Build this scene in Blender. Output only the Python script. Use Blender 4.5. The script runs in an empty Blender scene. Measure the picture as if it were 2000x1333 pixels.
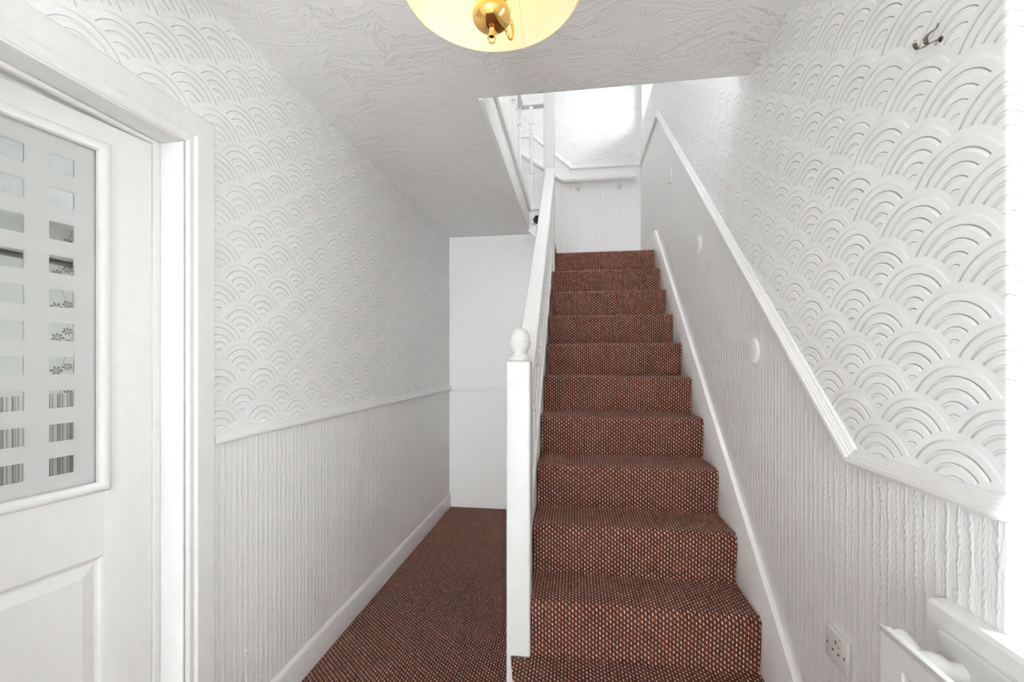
import bpy, bmesh, math, random
from mathutils import Vector, Matrix
random.seed(4)
sc = bpy.context.scene
COL = sc.collection

# ------------------------------------------------------------------ camera
EYE = 1.30
YAW = math.atan(123.5 / 857.0)
cam = bpy.data.cameras.new('camera')
cam.sensor_width = 36.0
cam.lens = 857.0 * 36.0 / 2000.0
cam.shift_y = 38.5 / 2000.0
cam.clip_start = 0.02
camo = bpy.data.objects.new('camera', cam)
COL.objects.link(camo)
camo.location = (0, 0, EYE)
camo.rotation_euler = (math.pi / 2, 0, YAW)
sc.camera = camo

# ------------------------------------------------------------------ world: overcast white daylight
w = bpy.data.worlds.new('overcast_sky')
sc.world = w
w.use_nodes = True
wb = w.node_tree.nodes['Background']
wb.inputs['Color'].default_value = (0.955, 0.978, 1.0, 1)
wb.inputs['Strength'].default_value = 22.0

# ------------------------------------------------------------------ view
vs = sc.view_settings
vs.view_transform = 'Standard'
vs.look = 'None'
vs.gamma = 1.0
vs.use_curve_mapping = False
vs.exposure = 0.30
sc.cycles.use_denoising = True
sc.cycles.max_bounces = 13
sc.cycles.diffuse_bounces = 12
sc.cycles.glossy_bounces = 4
sc.cycles.transmission_bounces = 6
sc.cycles.transparent_max_bounces = 10
sc.cycles.sample_clamp_indirect = 6.0
sc.cycles.use_adaptive_sampling = True
sc.cycles.adaptive_threshold = 0.18
sc.cycles.adaptive_min_samples = 16
sc.cycles.caustics_reflective = False
sc.cycles.caustics_refractive = False


def portal(name, loc, rot, sx, sy):
    l = bpy.data.lights.new(name, 'AREA')
    l.shape = 'RECTANGLE'
    l.size = sx
    l.size_y = sy
    l.cycles.is_portal = True
    o = bpy.data.objects.new(name, l)
    COL.objects.link(o)
    o.location = loc
    o.rotation_euler = rot
    return o


# ------------------------------------------------------------------ dimensions
XL, XR = -1.11, 0.662          # hall side walls
CEIL = 2.397                   # hall ceiling
UF = 2.60                      # upper floor
UC = 4.90                      # upper ceiling
YB = 3.79                      # wall at the end of the hall
YF = 4.62                      # far wall above the stairs
Y0 = -5.50                     # wall behind the camera, set far back to even out the light
WELL = 1.797                   # front edge of the stairwell
WX = -0.40                     # left edge of the stairwell
RISE, GO = 0.2012, 0.2325
CXL, CXR = -0.175, 0.640       # stair carpet
def RY(k): return 1.645 + (k - 2) * GO
def RZ(k): return k * RISE

# window openings in the right wall (y0, y1, z0, z1)
W1 = (0.50, 0.784, 0.87, 2.10)
W2 = (3.88, 4.57, 3.69, 4.12)

portal('window_portal', (XR + 0.262, (W1[0] + W1[1]) / 2, (W1[2] + W1[3]) / 2), (0, math.pi / 2, 0), W1[3] - W1[2], W1[1] - W1[0])
portal('stair_window_portal', (XR + 0.262, (W2[0] + W2[1]) / 2, (W2[2] + W2[3]) / 2), (0, math.pi / 2, 0), W2[3] - W2[2], W2[1] - W2[0])
FD = (-1.06, 0.62, 0.04, 2.36)   # added glazed door opening behind the camera, widened for light: x0,x1,z0,z1
portal('added_door_portal', ((FD[0] + FD[1]) / 2, Y0 - 0.16, (FD[2] + FD[3]) / 2), (math.pi / 2, 0, math.pi), FD[1] - FD[0], FD[3] - FD[2])
PW = (-3.40, -2.00, 0.90, 2.00)    # unseen window added to light the next room
portal('parlour_portal', ((PW[0] + PW[1]) / 2, 4.60, (PW[2] + PW[3]) / 2), (math.pi / 2, 0, 0), PW[1] - PW[0], PW[3] - PW[2])
PF = -1.0                          # front end of the next room
UW = (-0.30, 1.50, 3.30, 4.70)      # unseen landing window added in the left wall to brighten the stairwell (y0,y1,z0,z1)
portal('upstairs_portal', (XL - 0.13, (UW[0] + UW[1]) / 2, (UW[2] + UW[3]) / 2), (0, -math.pi / 2, 0), UW[3] - UW[2], UW[1] - UW[0])


# ------------------------------------------------------------------ node expression helper
class E:
    def __init__(s, nt, sock): s.nt, s.s = nt, sock
    def _m(s, op, *a, clamp=False):
        n = s.nt.nodes.new('ShaderNodeMath'); n.operation = op; n.use_clamp = clamp
        for i, x in enumerate((s,) + a):
            if isinstance(x, E): s.nt.links.new(x.s, n.inputs[i])
            else: n.inputs[i].default_value = x
        return E(s.nt, n.outputs[0])
    def __add__(s, o): return s._m('ADD', o)
    __radd__ = __add__
    def __mul__(s, o): return s._m('MULTIPLY', o)
    __rmul__ = __mul__
    def __sub__(s, o): return s._m('SUBTRACT', o)
    def __rsub__(s, o): return (s * -1.0) + o
    def __truediv__(s, o): return s._m('DIVIDE', o)
    def floor(s): return s._m('FLOOR')
    def frac(s): return s._m('FRACT')
    def sqrt(s): return s._m('SQRT')
    def abs(s): return s._m('ABSOLUTE')
    def sin(s): return s._m('SINE')
    def cos(s): return s._m('COSINE')
    def mod(s, o): return s._m('FLOORED_MODULO', o)
    def lt(s, o): return s._m('LESS_THAN', o)
    def gt(s, o): return s._m('GREATER_THAN', o)
    def min(s, o): return s._m('MINIMUM', o)
    def max(s, o): return s._m('MAXIMUM', o)
    def atan2(s, o): return s._m('ARCTAN2', o)
    def clamp(s): return s._m('ADD', 0.0, clamp=True)
    def mix(s, a, b): return a + (b - a) * s          # s = factor; a must be an E
    def smooth(s, a, b):
        n = s.nt.nodes.new('ShaderNodeMapRange'); n.interpolation_type = 'SMOOTHSTEP'
        s.nt.links.new(s.s, n.inputs[0])
        n.inputs[1].default_value = a; n.inputs[2].default_value = b
        return E(s.nt, n.outputs[0])


def combine(nt, x, y, z=0.0):
    n = nt.nodes.new('ShaderNodeCombineXYZ')
    for i, v in enumerate((x, y, z)):
        if isinstance(v, E): nt.links.new(v.s, n.inputs[i])
        else: n.inputs[i].default_value = v
    return n.outputs[0]


def coords(nt, kind='Object'):
    t = nt.nodes.new('ShaderNodeTexCoord')
    s = nt.nodes.new('ShaderNodeSeparateXYZ')
    nt.links.new(t.outputs[kind], s.inputs[0])
    return E(nt, s.outputs[0]), E(nt, s.outputs[1]), E(nt, s.outputs[2])


def noise(nt, vec, scale, detail=2.0, rough=0.5, dist=0.0):
    n = nt.nodes.new('ShaderNodeTexNoise')
    nt.links.new(vec, n.inputs['Vector'])
    n.inputs['Scale'].default_value = scale
    n.inputs['Detail'].default_value = detail
    n.inputs['Roughness'].default_value = rough
    n.inputs['Distortion'].default_value = dist
    return E(nt, n.outputs[0])


def white(nt, vec):
    n = nt.nodes.new('ShaderNodeTexWhiteNoise'); n.noise_dimensions = '2D'
    nt.links.new(vec, n.inputs['Vector'])
    return E(nt, n.outputs['Value'])


def mixcol(nt, fac, a, b):
    n = nt.nodes.new('ShaderNodeMix'); n.data_type = 'RGBA'
    if isinstance(fac, E): nt.links.new(fac.s, n.inputs['Factor'])
    else: n.inputs['Factor'].default_value = fac
    for v, k in ((a, 6), (b, 7)):
        if isinstance(v, tuple): n.inputs[k].default_value = v + (1,)
        else: nt.links.new(v, n.inputs[k])
    return n.outputs[2]


def bump(nt, height, bsdf, strength=1.0, dist=1.0):
    b = nt.nodes.new('ShaderNodeBump')
    b.inputs['Strength'].default_value = strength
    b.inputs['Distance'].default_value = dist
    nt.links.new(height.s, b.inputs['Height'])
    nt.links.new(b.outputs[0], bsdf.inputs['Normal'])


def new_mat(name, color=(0.8, 0.8, 0.8), rough=0.5, metal=0.0):
    m = bpy.data.materials.new(name); m.use_nodes = True
    b = m.node_tree.nodes['Principled BSDF']
    b.inputs['Base Color'].default_value = tuple(color) + (1,)
    b.inputs['Roughness'].default_value = rough
    b.inputs['Metallic'].default_value = metal
    return m, m.node_tree, b


WALLC = (0.928, 0.935, 0.936)


def arc_height(nt, u, v):
    """embossed overlapping fan scales; returns height in metres"""
    W, R, d = 0.195, 0.118, 0.066
    j0 = ((v - R) / d)._m('CEIL')
    dists = []
    for k in range(2):
        j = j0 + float(k)
        uu = (((u / W) + j.mod(2.0) * 0.5).frac() - 0.5) * W
        vv = v - j * d
        dists.append((uu * uu + vv * vv).sqrt() / R)
    a, b = dists
    rho = a.lt(1.0).mix(b, a)
    t = (0.89 - rho) / 0.19
    tf = t.frac()
    ring = tf.smooth(0.0, 0.30) * (1.0 - tf.smooth(0.84, 0.97))
    return (ring * t.gt(0.0) * rho.gt(0.10)) * 0.0029 + (1.0 - rho) * 0.0020


def cable_height(nt, u, v):
    """vertical knitted cable stripes"""
    n2 = noise(nt, combine(nt, u * 60.0, v * 14.0), 1.0, 2.0)
    h = n2 * 0.0020 + noise(nt, combine(nt, u * 260.0, v * 60.0), 1.0, 2.0) * 0.0007
    for P, ph, wd, amp, sl in ((0.0245, 0.0, 0.20, 1.0, 58.0), (0.049, 0.22, 0.16, 1.2, -40.0), (0.098, 0.63, 0.07, 0.9, 75.0)):
        f = (u / P + ph).frac() - 0.5
        ridge = (1.0 - (f + (n2 - 0.5) * 0.45).abs() / wd).max(0.0)
        h = h + ridge * ((v * (2 * math.pi * abs(sl)) + f * (14.0 if sl > 0 else -14.0)).sin() * 0.35 + 0.75) * (amp * 0.0010)
    return h


def paper(name, mode, upper):
    m, nt, b = new_mat(name, WALLC, 0.55)
    x, y, z = coords(nt)
    if mode == 'right': u = y - (x - XR)
    elif mode == 'left': u = y + 0.03
    else: u = x + 0.04
    h = arc_height(nt, u, z) if upper else cable_height(nt, u, z)
    seam = ((u / 0.52).frac() - 0.5).abs().lt(0.0016) * 0.0006
    bump(nt, h + seam, b, 1.0)
    return m


m_wall_r = (paper('fan_paper_right', 'right', True), paper('cable_paper_right', 'right', False))
m_wall_l = (paper('fan_paper_left', 'left', True), paper('cable_paper_left', 'left', False))
m_wall_f = (paper('fan_paper_far', 'far', True), paper('cable_paper_far', 'far', False))


def plain_wall(name, col, grain=0.0006, scale=60.0):
    m, nt, b = new_mat(name, col, 0.6)
    x, y, z = coords(nt)
    bump(nt, noise(nt, combine(nt, x, y, z), scale, 4.0) * grain + noise(nt, combine(nt, x, y, z * 0.3), 9.0, 2.0) * 0.002, b)
    return m


m_wall_b = plain_wall('painted_plaster_wall', (0.92, 0.917, 0.913))
m_plain, _, _ = new_mat('plain_painted_wall', (0.94, 0.94, 0.938), 0.6)

# ceiling: combed swirls of textured plaster
m_ceil, nt, b = new_mat('swirled_plaster_ceiling', (0.93, 0.926, 0.924), 0.55)
x, y, z = coords(nt)
vec = combine(nt, x, y, 0.0)
warp = noise(nt, vec, 2.6, 1.0)
vo = nt.nodes.new('ShaderNodeTexVoronoi'); vo.voronoi_dimensions = '2D'
nt.links.new(combine(nt, x + (warp - 0.5) * 0.15, y + (warp - 0.5) * -0.12), vo.inputs['Vector'])
vo.inputs['Scale'].default_value = 3.6
dist = E(nt, vo.outputs['Distance'])
fl = noise(nt, combine(nt, x * 0.6 + warp * 0.35, y * 1.8 + dist * 0.25), 14.0, 4.0, 0.55, 0.8)
rings = (dist * 120.0 + fl * 20.0).sin()
ridge = (1.0 - ((fl - 0.56).abs() * 30.0)).max(0.0)
bump(nt, rings * fl.smooth(0.45, 0.65) * 0.00045 + ridge * warp.smooth(0.38, 0.60) * 0.0015 + fl * 0.003, b)


def simple(name, col, rough, metal=0.0, grain=0.0):
    m, nt, b = new_mat(name, col, rough, metal)
    x, y, z = coords(nt)
    n = noise(nt, combine(nt, x, y, z), 35.0, 3.0)
    nt.links.new(mixcol(nt, n, tuple(c * 0.95 for c in col), tuple(min(1, c * 1.03) for c in col)), b.inputs['Base Color'])
    if grain: bump(nt, noise(nt, combine(nt, x, y, z * 0.15), 70.0, 3.0) * grain, b)
    return m


m_gloss = simple('white_gloss_paint', (0.92, 0.918, 0.914), 0.32, 0, 0.00025)
m_newel = simple('brushed_white_paint', (0.80, 0.80, 0.795), 0.42, 0, 0.0014)
m_door = simple('white_door_paint', (0.835, 0.832, 0.824), 0.38, 0, 0.0004)
m_plastic = simple('white_plastic', (0.85, 0.845, 0.83), 0.25)
m_rad = simple('radiator_enamel', (0.80, 0.795, 0.775), 0.3)
m_brass = simple('polished_brass', (0.86, 0.52, 0.16), 0.09, 1.0)
m_oldbrass = simple('tarnished_bracket_metal', (0.23, 0.18, 0.12), 0.35, 0.9)
m_black = simple('dark_hole', (0.012, 0.012, 0.012), 0.7)
m_screw = simple('dark_screw', (0.05, 0.045, 0.04), 0.5)
m_wood = simple('bare_stair_timber', (0.42, 0.30, 0.2), 0.7)
m_grey = simple('grey_metal', (0.45, 0.45, 0.44), 0.4, 0.6)
m_soil = simple('plaster_crumbs', (0.5, 0.49, 0.46), 0.9)

# lamp shade cloth: thin cream fabric, light comes through
m_shade, nt, b = new_mat('cream_shade_cloth', (0.88, 0.77, 0.55), 0.8)
tr = nt.nodes.new('ShaderNodeBsdfTranslucent'); tr.inputs[0].default_value = (0.92, 0.80, 0.58, 1)
mx = nt.nodes.new('ShaderNodeMixShader'); mx.inputs[0].default_value = 0.35
nt.links.new(b.outputs[0], mx.inputs[1]); nt.links.new(tr.outputs[0], mx.inputs[2])
nt.links.new(mx.outputs[0], nt.nodes['Material Output'].inputs[0])
x, y, z = coords(nt)
bump(nt, noise(nt, combine(nt, x, y, z), 300.0, 2.0) * 0.0003, b)

m_bulb, nt, b = new_mat('lit_bulb', (1, 0.9, 0.7), 0.3)
b.inputs['Emission Color'].default_value = (1.0, 0.80, 0.50, 1)
b.inputs['Emission Strength'].default_value = 6.0


def thin_glass(name, tint=(0.97, 0.985, 0.98)):
    m = bpy.data.materials.new(name); m.use_nodes = True
    nt = m.node_tree; nt.nodes.remove(nt.nodes['Principled BSDF'])
    t = nt.nodes.new('ShaderNodeBsdfTransparent'); t.inputs[0].default_value = tint + (1,)
    g = nt.nodes.new('ShaderNodeBsdfGlossy'); g.inputs['Roughness'].default_value = 0.02
    fr = nt.nodes.new('ShaderNodeFresnel'); fr.inputs['IOR'].default_value = 1.45
    mx = nt.nodes.new('ShaderNodeMixShader')
    nt.links.new(fr.outputs[0], mx.inputs[0]); nt.links.new(t.outputs[0], mx.inputs[1]); nt.links.new(g.outputs[0], mx.inputs[2])
    nt.links.new(mx.outputs[0], nt.nodes['Material Output'].inputs[0])
    return m, nt, mx


m_glass, _, _ = thin_glass('window_glass')
# door glass: satin-etched with rows of clear rectangles left unetched
m_etched, nt, clear = thin_glass('etched_door_glass')
x, y, z = coords(nt)
s = y * -1.0                                  # distance from the hinge edge
cs = ((s - 0.166) / 0.0905)
cz = ((1.7835 - z) / 0.0800)
inx = cs.frac().lt(0.0470 / 0.0905) * cs.gt(0.0) * cs.lt(3.6)
inz = cz.frac().lt(0.0420 / 0.0800) * cz.gt(0.0) * cz.lt(9.6)
pr = nt.nodes.new('ShaderNodeBsdfPrincipled')
pr.inputs['Base Color'].default_value = (0.78, 0.787, 0.78, 1)
pr.inputs['Roughness'].default_value = 0.5
pr.inputs['Coat Weight'].default_value = 0.7
pr.inputs['Coat Roughness'].default_value = 0.03
tl = nt.nodes.new('ShaderNodeBsdfTranslucent'); tl.inputs[0].default_value = (0.75, 0.78, 0.76, 1)
fm = nt.nodes.new('ShaderNodeMixShader'); fm.inputs[0].default_value = 0.3
nt.links.new(pr.outputs[0], fm.inputs[1]); nt.links.new(tl.outputs[0], fm.inputs[2])
sel = nt.nodes.new('ShaderNodeMixShader')
nt.links.new((inx * inz).s, sel.inputs[0]); nt.links.new(fm.outputs[0], sel.inputs[1]); nt.links.new(clear.outputs[0], sel.inputs[2])
nt.links.new(sel.outputs[0], nt.nodes['Material Output'].inputs[0])

# carpet: staggered columns of beige and red loops on a dark ground
m_carpet, nt, b = new_mat('woven_loop_carpet', (0.2, 0.05, 0.04), 0.9)
u, v, _ = coords(nt, 'UV')
wv = noise(nt, combine(nt, u, v), 60.0, 2.0)
ui = u + (wv - 0.5) * 0.0022
CW, RH = 0.0062, 0.0195
c = ui / CW
ci = c.floor()
cf = (c.frac() - 0.5).abs() * 2.0
odd = ci.mod(2.0)
pair = (ci / 2.0).floor()
stag = pair.mod(2.0) * 0.5 + odd * 0.25
r = v / RH + stag
ri = r.floor()
rnd = white(nt, combine(nt, ci, ri))
rf = (r.frac() - 0.5).abs() * 2.0
fuzz = noise(nt, combine(nt, u, v), 900.0, 2.0)
dl = ((cf / 1.02) * (cf / 1.02) + (rf / 0.86) * (rf / 0.86)).sqrt() + (fuzz - 0.5) * 0.7
loop = 1.0 - dl.smooth(0.58, 0.88)
big = noise(nt, combine(nt, u, v), 6.0, 2.0)
beige = mixcol(nt, rnd, (0.47, 0.26, 0.15), (0.76, 0.53, 0.385))  # beige and red warmed to stand in for orange lamp glow
red = mixcol(nt, rnd, (0.15, 0.008, 0.003), (0.42, 0.042, 0.010))
dark = mixcol(nt, fuzz, (0.008, 0.003, 0.0025), (0.060, 0.025, 0.018))
top = mixcol(nt, odd, beige, red)
colr = mixcol(nt, loop, dark, top)
nt.links.new(colr, b.inputs['Base Color'])
hh = (1.0 - dl * dl).max(0.0) * 0.0030 + fuzz * 0.0008
bump(nt, hh, b, 0.8)
b.inputs['Sheen Weight'].default_value = 0.05

# next room's wall: sprigged paper over a stripe, as seen through the clear glass
m_parlour, nt, b = new_mat('sprigged_and_striped_paper', (0.8, 0.78, 0.75), 0.7)
x, y, z = coords(nt)
PY, PZ = 0.50, 0.52
def sprig(cy, cz, R, n, ph):
    yy = ((y - cy) / PY + 0.5).frac() * PY - PY / 2
    zz = ((z - cz) / PZ + 0.5).frac() * PZ - PZ / 2
    rr = (yy * yy + zz * zz * 1.7).sqrt()
    an = zz.atan2(yy)
    pet = ((an * (n / 2.0) + ph).cos().abs() * 0.75 + 0.25) * R
    edge = rr / pet
    return edge.lt(1.0) * (edge.smooth(0.05, 0.8) * 0.75 + 0.15)
fl = (sprig(3.03, 2.010, 0.050, 7, 0.3).max(sprig(3.10, 2.065, 0.044, 7, 0.9)).max(sprig(3.10, 1.975, 0.036, 6, 0.5))
      .max(sprig(3.02, 1.740, 0.048, 6, 0.2)).max(sprig(3.10, 1.770, 0.042, 7, 1.2)).max(sprig(2.83, 1.585, 0.034, 6, 0.4)))
st = ((y + (z * 7.0).sin() * 0.05 - 3.09) / PY + 0.5).frac() * PY - PY / 2
stem = st.abs().lt(0.0035) * 0.6
bar = ((y * 83.0).sin() * 0.5 + (y * 191.0).sin() * 0.5 + (y * 347.0).sin() * 0.45).gt(0.0)
bar2 = ((y * 200.0).sin()).gt(0.5) * 0.4
low = z.lt(1.03)
ink = low.mix(fl.max(stem * 0.7), bar * 0.60 + bar2 * 0.25)
nt.links.new(mixcol(nt, ink.clamp(), (0.72, 0.70, 0.67), (0.15, 0.125, 0.105)), b.inputs['Base Color'])
m_rail = simple('dark_brown_picture_rail', (0.035, 0.022, 0.018), 0.4)


# ------------------------------------------------------------------ mesh helper
class MB:
    def __init__(s): s.v, s.f, s.uv, s.mi = [], [], {}, []
    def add(s, vs, fs, uvs=None):
        o = len(s.v); s.v += [tuple(p) for p in vs]
        for i, f in enumerate(fs):
            s.f.append(tuple(o + k for k in f))
            if uvs: s.uv[len(s.f) - 1] = [uvs[k] for k in f]
        return s
    def box(s, x0, x1, y0, y1, z0, z1):
        vs = [(x, y, z) for x in (x0, x1) for y in (y0, y1) for z in (z0, z1)]
        return s.add(vs, [(0, 1, 3, 2), (4, 6, 7, 5), (0, 4, 5, 1), (2, 3, 7, 6), (0, 2, 6, 4), (1, 5, 7, 3)])
    def prism(s, pts, axis, a, b):
        """polygon pts extruded along axis 0/1/2 from a to b; pts in the other two axes in order"""
        n = len(pts)
        def P(p, t):
            q = list(p); q.insert(axis, t); return q
        vs = [P(p, a) for p in pts] + [P(p, b) for p in pts]
        fs = [tuple(range(n))[::-1], tuple(range(n, 2 * n))] + [(i, (i + 1) % n, n + (i + 1) % n, n + i) for i in range(n)]
        return s.add(vs, fs)
    def lathe(s, prof, c=(0, 0, 0), seg=20, M=None):
        o = []
        for r, z in prof:
            for k in range(seg):
                a = 2 * math.pi * k / seg
                p = Vector((r * math.cos(a), r * math.sin(a), z))
                if M: p = M @ p
                o.append(p + Vector(c))
        n = len(prof)
        fs = [(i * seg + k, i * seg + (k + 1) % seg, (i + 1) * seg + (k + 1) % seg, (i + 1) * seg + k) for i in range(n - 1) for k in range(seg)]
        if prof[0][0] > 1e-6: fs.append(tuple(range(seg))[::-1])
        if prof[-1][0] > 1e-6: fs.append(tuple((n - 1) * seg + k for k in range(seg)))
        return s.add(o, fs)
    def tube(s, pts, r, seg=10, cap=True):
        pts = [Vector(p) for p in pts]; n = len(pts); vs = []
        up = None
        for i, p in enumerate(pts):
            t = (pts[min(i + 1, n - 1)] - pts[max(i - 1, 0)]).normalized()
            if up is None:
                up = t.orthogonal().normalized()
            up = (up - t * up.dot(t)).normalized()
            sd = t.cross(up)
            rr = r[i] if isinstance(r, (list, tuple)) else r
            for k in range(seg):
                a = 2 * math.pi * k / seg
                vs.append(p + up * math.cos(a) * rr + sd * math.sin(a) * rr)
        fs = [(i * seg + k, i * seg + (k + 1) % seg, (i + 1) * seg + (k + 1) % seg, (i + 1) * seg + k) for i in range(n - 1) for k in range(seg)]
        if cap: fs += [tuple(range(seg))[::-1], tuple((n - 1) * seg + k for k in range(seg))]
        return s.add(vs, fs)
    def sweep(s, prof, path, out, cap=True):
        """profile [(o,u)] along polyline path lying in a plane with normal out; u = in-plane perpendicular, mitred"""
        out = Vector(out).normalized(); path = [Vector(p) for p in path]; n = len(path); m = len(prof); vs = []
        for i, p in enumerate(path):
            ds = []
            if i > 0: ds.append((path[i] - path[i - 1]).normalized())
            if i < n - 1: ds.append((path[i + 1] - path[i]).normalized())
            ups = [d.cross(out) if True else None for d in ds]
            ups = [u if u.z >= 0 else -u for u in ups]
            if len(ups) == 2:
                u = (ups[0] + ups[1]).normalized(); u = u / max(0.2, u.dot(ups[0]))
            else: u = ups[0]
            for o, q in prof: vs.append(p + out * o + u * q)
        fs = [(i * m + k, i * m + (k + 1) % m, (i + 1) * m + (k + 1) % m, (i + 1) * m + k) for i in range(n - 1) for k in range(m)]
        if cap: fs += [tuple(range(m))[::-1], tuple((n - 1) * m + k for k in range(m))]
        return s.add(vs, fs)
    def mesh(s, name, mat, bevel=0.0, seg=2, smooth=True, angle=35):
        me = bpy.data.meshes.new(name)
        me.from_pydata([tuple(p) for p in s.v], [], s.f)
        if s.uv:
            l = me.uv_layers.new(name='UVMap')
            for p in me.polygons:
                if p.index in s.uv:
                    for li, q in zip(p.loop_indices, s.uv[p.index]): l.data[li].uv = q
        bm = bmesh.new(); bm.from_mesh(me)
        if not s.uv: bmesh.ops.remove_doubles(bm, verts=bm.verts, dist=1e-6)
        bmesh.ops.recalc_face_normals(bm, faces=bm.faces)
        if bevel:
            es = [e for e in bm.edges if len(e.link_faces) == 2 and e.calc_face_angle(0) > 0.6]
            bmesh.ops.bevel(bm, geom=es, offset=bevel, segments=seg, affect='EDGES', profile=0.5, clamp_overlap=True)
        bm.to_mesh(me); bm.free()
        if smooth:
            for p in me.polygons: p.use_smooth = True
            me.set_sharp_from_angle(angle=math.radians(angle))
        me.materials.append(mat)
        return me
    def obj(s, name, mat, parent=None, bevel=0.0, seg=2, loc=None, smooth=True, angle=35):
        o = bpy.data.objects.new(name, s.mesh(name, mat, bevel, seg, smooth, angle))
        COL.objects.link(o)
        if parent: o.parent = parent
        if loc: o.location = loc
        return o


def link(name, me, parent=None, loc=(0, 0, 0), rot=None):
    o = bpy.data.objects.new(name, me); COL.objects.link(o)
    if parent: o.parent = parent
    o.location = loc
    if rot: o.rotation_euler = rot
    return o


def tag(o, label, cat=None, group=None):
    o['label'] = label
    if cat: o['category'] = cat
    if group: o['group'] = group
    return o


def struct(o, label=None):
    o['kind'] = 'structure'
    if label: o['label'] = label
    return o


def empty(name, loc=(0, 0, 0)):
    o = bpy.data.objects.new(name, None); COL.objects.link(o); o.location = loc
    o.empty_display_size = 0.1
    return o


def slab_with_holes(axis, a, b, u0, u1, z0, z1, holes):
    """wall slab; axis 0: plane x, u=y; axis 1: plane y, u=x"""
    us = sorted({u0, u1} | {h[0] for h in holes} | {h[1] for h in holes})
    zs = sorted({z0, z1} | {h[2] for h in holes} | {h[3] for h in holes})
    mb = MB()
    full = lambda i, j: 0 <= i < len(us) - 1 and 0 <= j < len(zs) - 1 and not any(h[0] <= (us[i] + us[i + 1]) / 2 <= h[1] and h[2] <= (zs[j] + zs[j + 1]) / 2 <= h[3] for h in holes)
    def P(t, u, z): return (t, u, z) if axis == 0 else (u, t, z)
    for i in range(len(us) - 1):
        for j in range(len(zs) - 1):
            if not full(i, j): continue
            A, B, C, D = us[i], us[i + 1], zs[j], zs[j + 1]
            for t in (a, b): mb.add([P(t, A, C), P(t, B, C), P(t, B, D), P(t, A, D)], [(0, 1, 2, 3)])
            for (ii, jj, q) in ((i - 1, j, ((A, C), (A, D))), (i + 1, j, ((B, C), (B, D))), (i, j - 1, ((A, C), (B, C))), (i, j + 1, ((A, D), (B, D)))):
                if not full(ii, jj):
                    (p, r), (p2, r2) = q
                    mb.add([P(a, p, r), P(b, p, r), P(b, p2, r2), P(a, p2, r2)], [(0, 1, 2, 3)])
    return mb


def two_papers(o, mats, cuts, is_low):
    """cut the wall along the dado line and paper it above and below"""
    me = o.data; bm = bmesh.new(); bm.from_mesh(me)
    for co, no in cuts + [((0, -0.1, 0), (0, 1, 0)), ((0, 0, CEIL), (0, 0, 1))]:
        bmesh.ops.bisect_plane(bm, geom=bm.verts[:] + bm.edges[:] + bm.faces[:], plane_co=co, plane_no=no, dist=1e-5)
    me.materials.clear(); me.materials.append(mats[0]); me.materials.append(mats[1]); me.materials.append(m_plain)
    for f in bm.faces:
        c_ = f.calc_center_median()
        f.material_index = 2 if c_.y < -0.1 or (c_.z > CEIL and c_.x < XL + 0.01 and abs(f.normal.x) > 0.9) else (1 if is_low(c_) else 0)
    bm.to_mesh(me); bm.free()
    return o


# ================================================================== SHELL
TH = 0.28
HD = (0.36, 1.100, 0.0, 1.925)   # hall door opening in the left wall (y0,y1,z0,z1)
mb = slab_with_holes(0, XR, XR + TH, Y0 - TH, YF + TH, -0.12, UC + 0.1, [W1, W2])
o = struct(mb.obj('wall_right', m_plain, bevel=0.006, smooth=True))
SLN = Vector((0, -0.885, 1)).normalized()
two_papers(o, m_wall_r, [((0, 0, 1.07), (0, 0, 1)), ((XR, 1.16, 1.07), SLN), ((0, 0, 3.29), (0, 0, 1))], lambda c: c.z < min(3.29, max(1.07, 1.07 + (c.y - 1.16) * 0.885)))
mb = slab_with_holes(0, XL - 0.12, XL, Y0 - TH, YF + TH, -0.12, UC + 0.1, [(HD[0], HD[1], -0.001, HD[3]), UW])
o = struct(mb.obj('wall_left', m_plain, smooth=False))
two_papers(o, m_wall_l, [((0, 0, 1.06), (0, 0, 1))], lambda c: c.z < 1.06)
struct(MB().box(XL, CXL - 0.055, YB, YB + 0.10, -0.12, CEIL).obj('wall_back', m_wall_b, smooth=False))
o = struct(MB().box(XL - 0.12, XR, YF, YF + TH, -0.12, UC + 0.1).obj('wall_far', m_plain, smooth=False))
two_papers(o, m_wall_f, [((0, 0, 3.31), (0, 0, 1)), ((-0.045, YF, 3.31), Vector((0.9, 0, 1)).normalized()), ((0, 0, 3.675), (0, 0, 1))], lambda c: c.z < min(3.675, max(3.31, 3.31 - (c.x + 0.045) * 0.9)))
mb = slab_with_holes(1, Y0 - 0.15, Y0, XL, XR, -0.12, UC + 0.1, [FD])
struct(mb.obj('wall_front', m_plain, smooth=False))
struct(MB().box(XL, XR, -0.6, -0.5, UF + 0.0, UC).obj('wall_upper_front', m_plain, smooth=False))
struct(MB().box(XL, XR, Y0, YF, -0.12, -0.012).obj('floor', m_plain, smooth=False))

# ceiling: hall ceiling slab around the stairwell (also the floor of the landing above)
mb = MB()
pts = [(XL, Y0), (XR, Y0), (XR, WELL), (WX, WELL), (WX, 3.661), (-0.232, 3.661), (-0.232, YB), (XL, YB)]
mb.prism([(p[0], p[1]) for p in pts], 2, CEIL, UF - 0.012)
o = struct(mb.obj('ceiling', m_ceil, smooth=False))
bm = bmesh.new(); bm.from_mesh(o.data)
bmesh.ops.bisect_plane(bm, geom=bm.verts[:] + bm.edges[:] + bm.faces[:], plane_co=(0, -0.1, 0), plane_no=(0, 1, 0), dist=1e-5)
for f in bm.faces: f.material_index = 1 if f.calc_center_median().y < -0.1 or f.normal.z > 0.5 else 0
bm.to_mesh(o.data); bm.free(); o.data.materials.append(m_plain)
mb = MB().box(XL, XR, Y0, YF, UC, UC + 0.1)
struct(mb.obj('ceiling_upper', m_plain, smooth=False))
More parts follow.
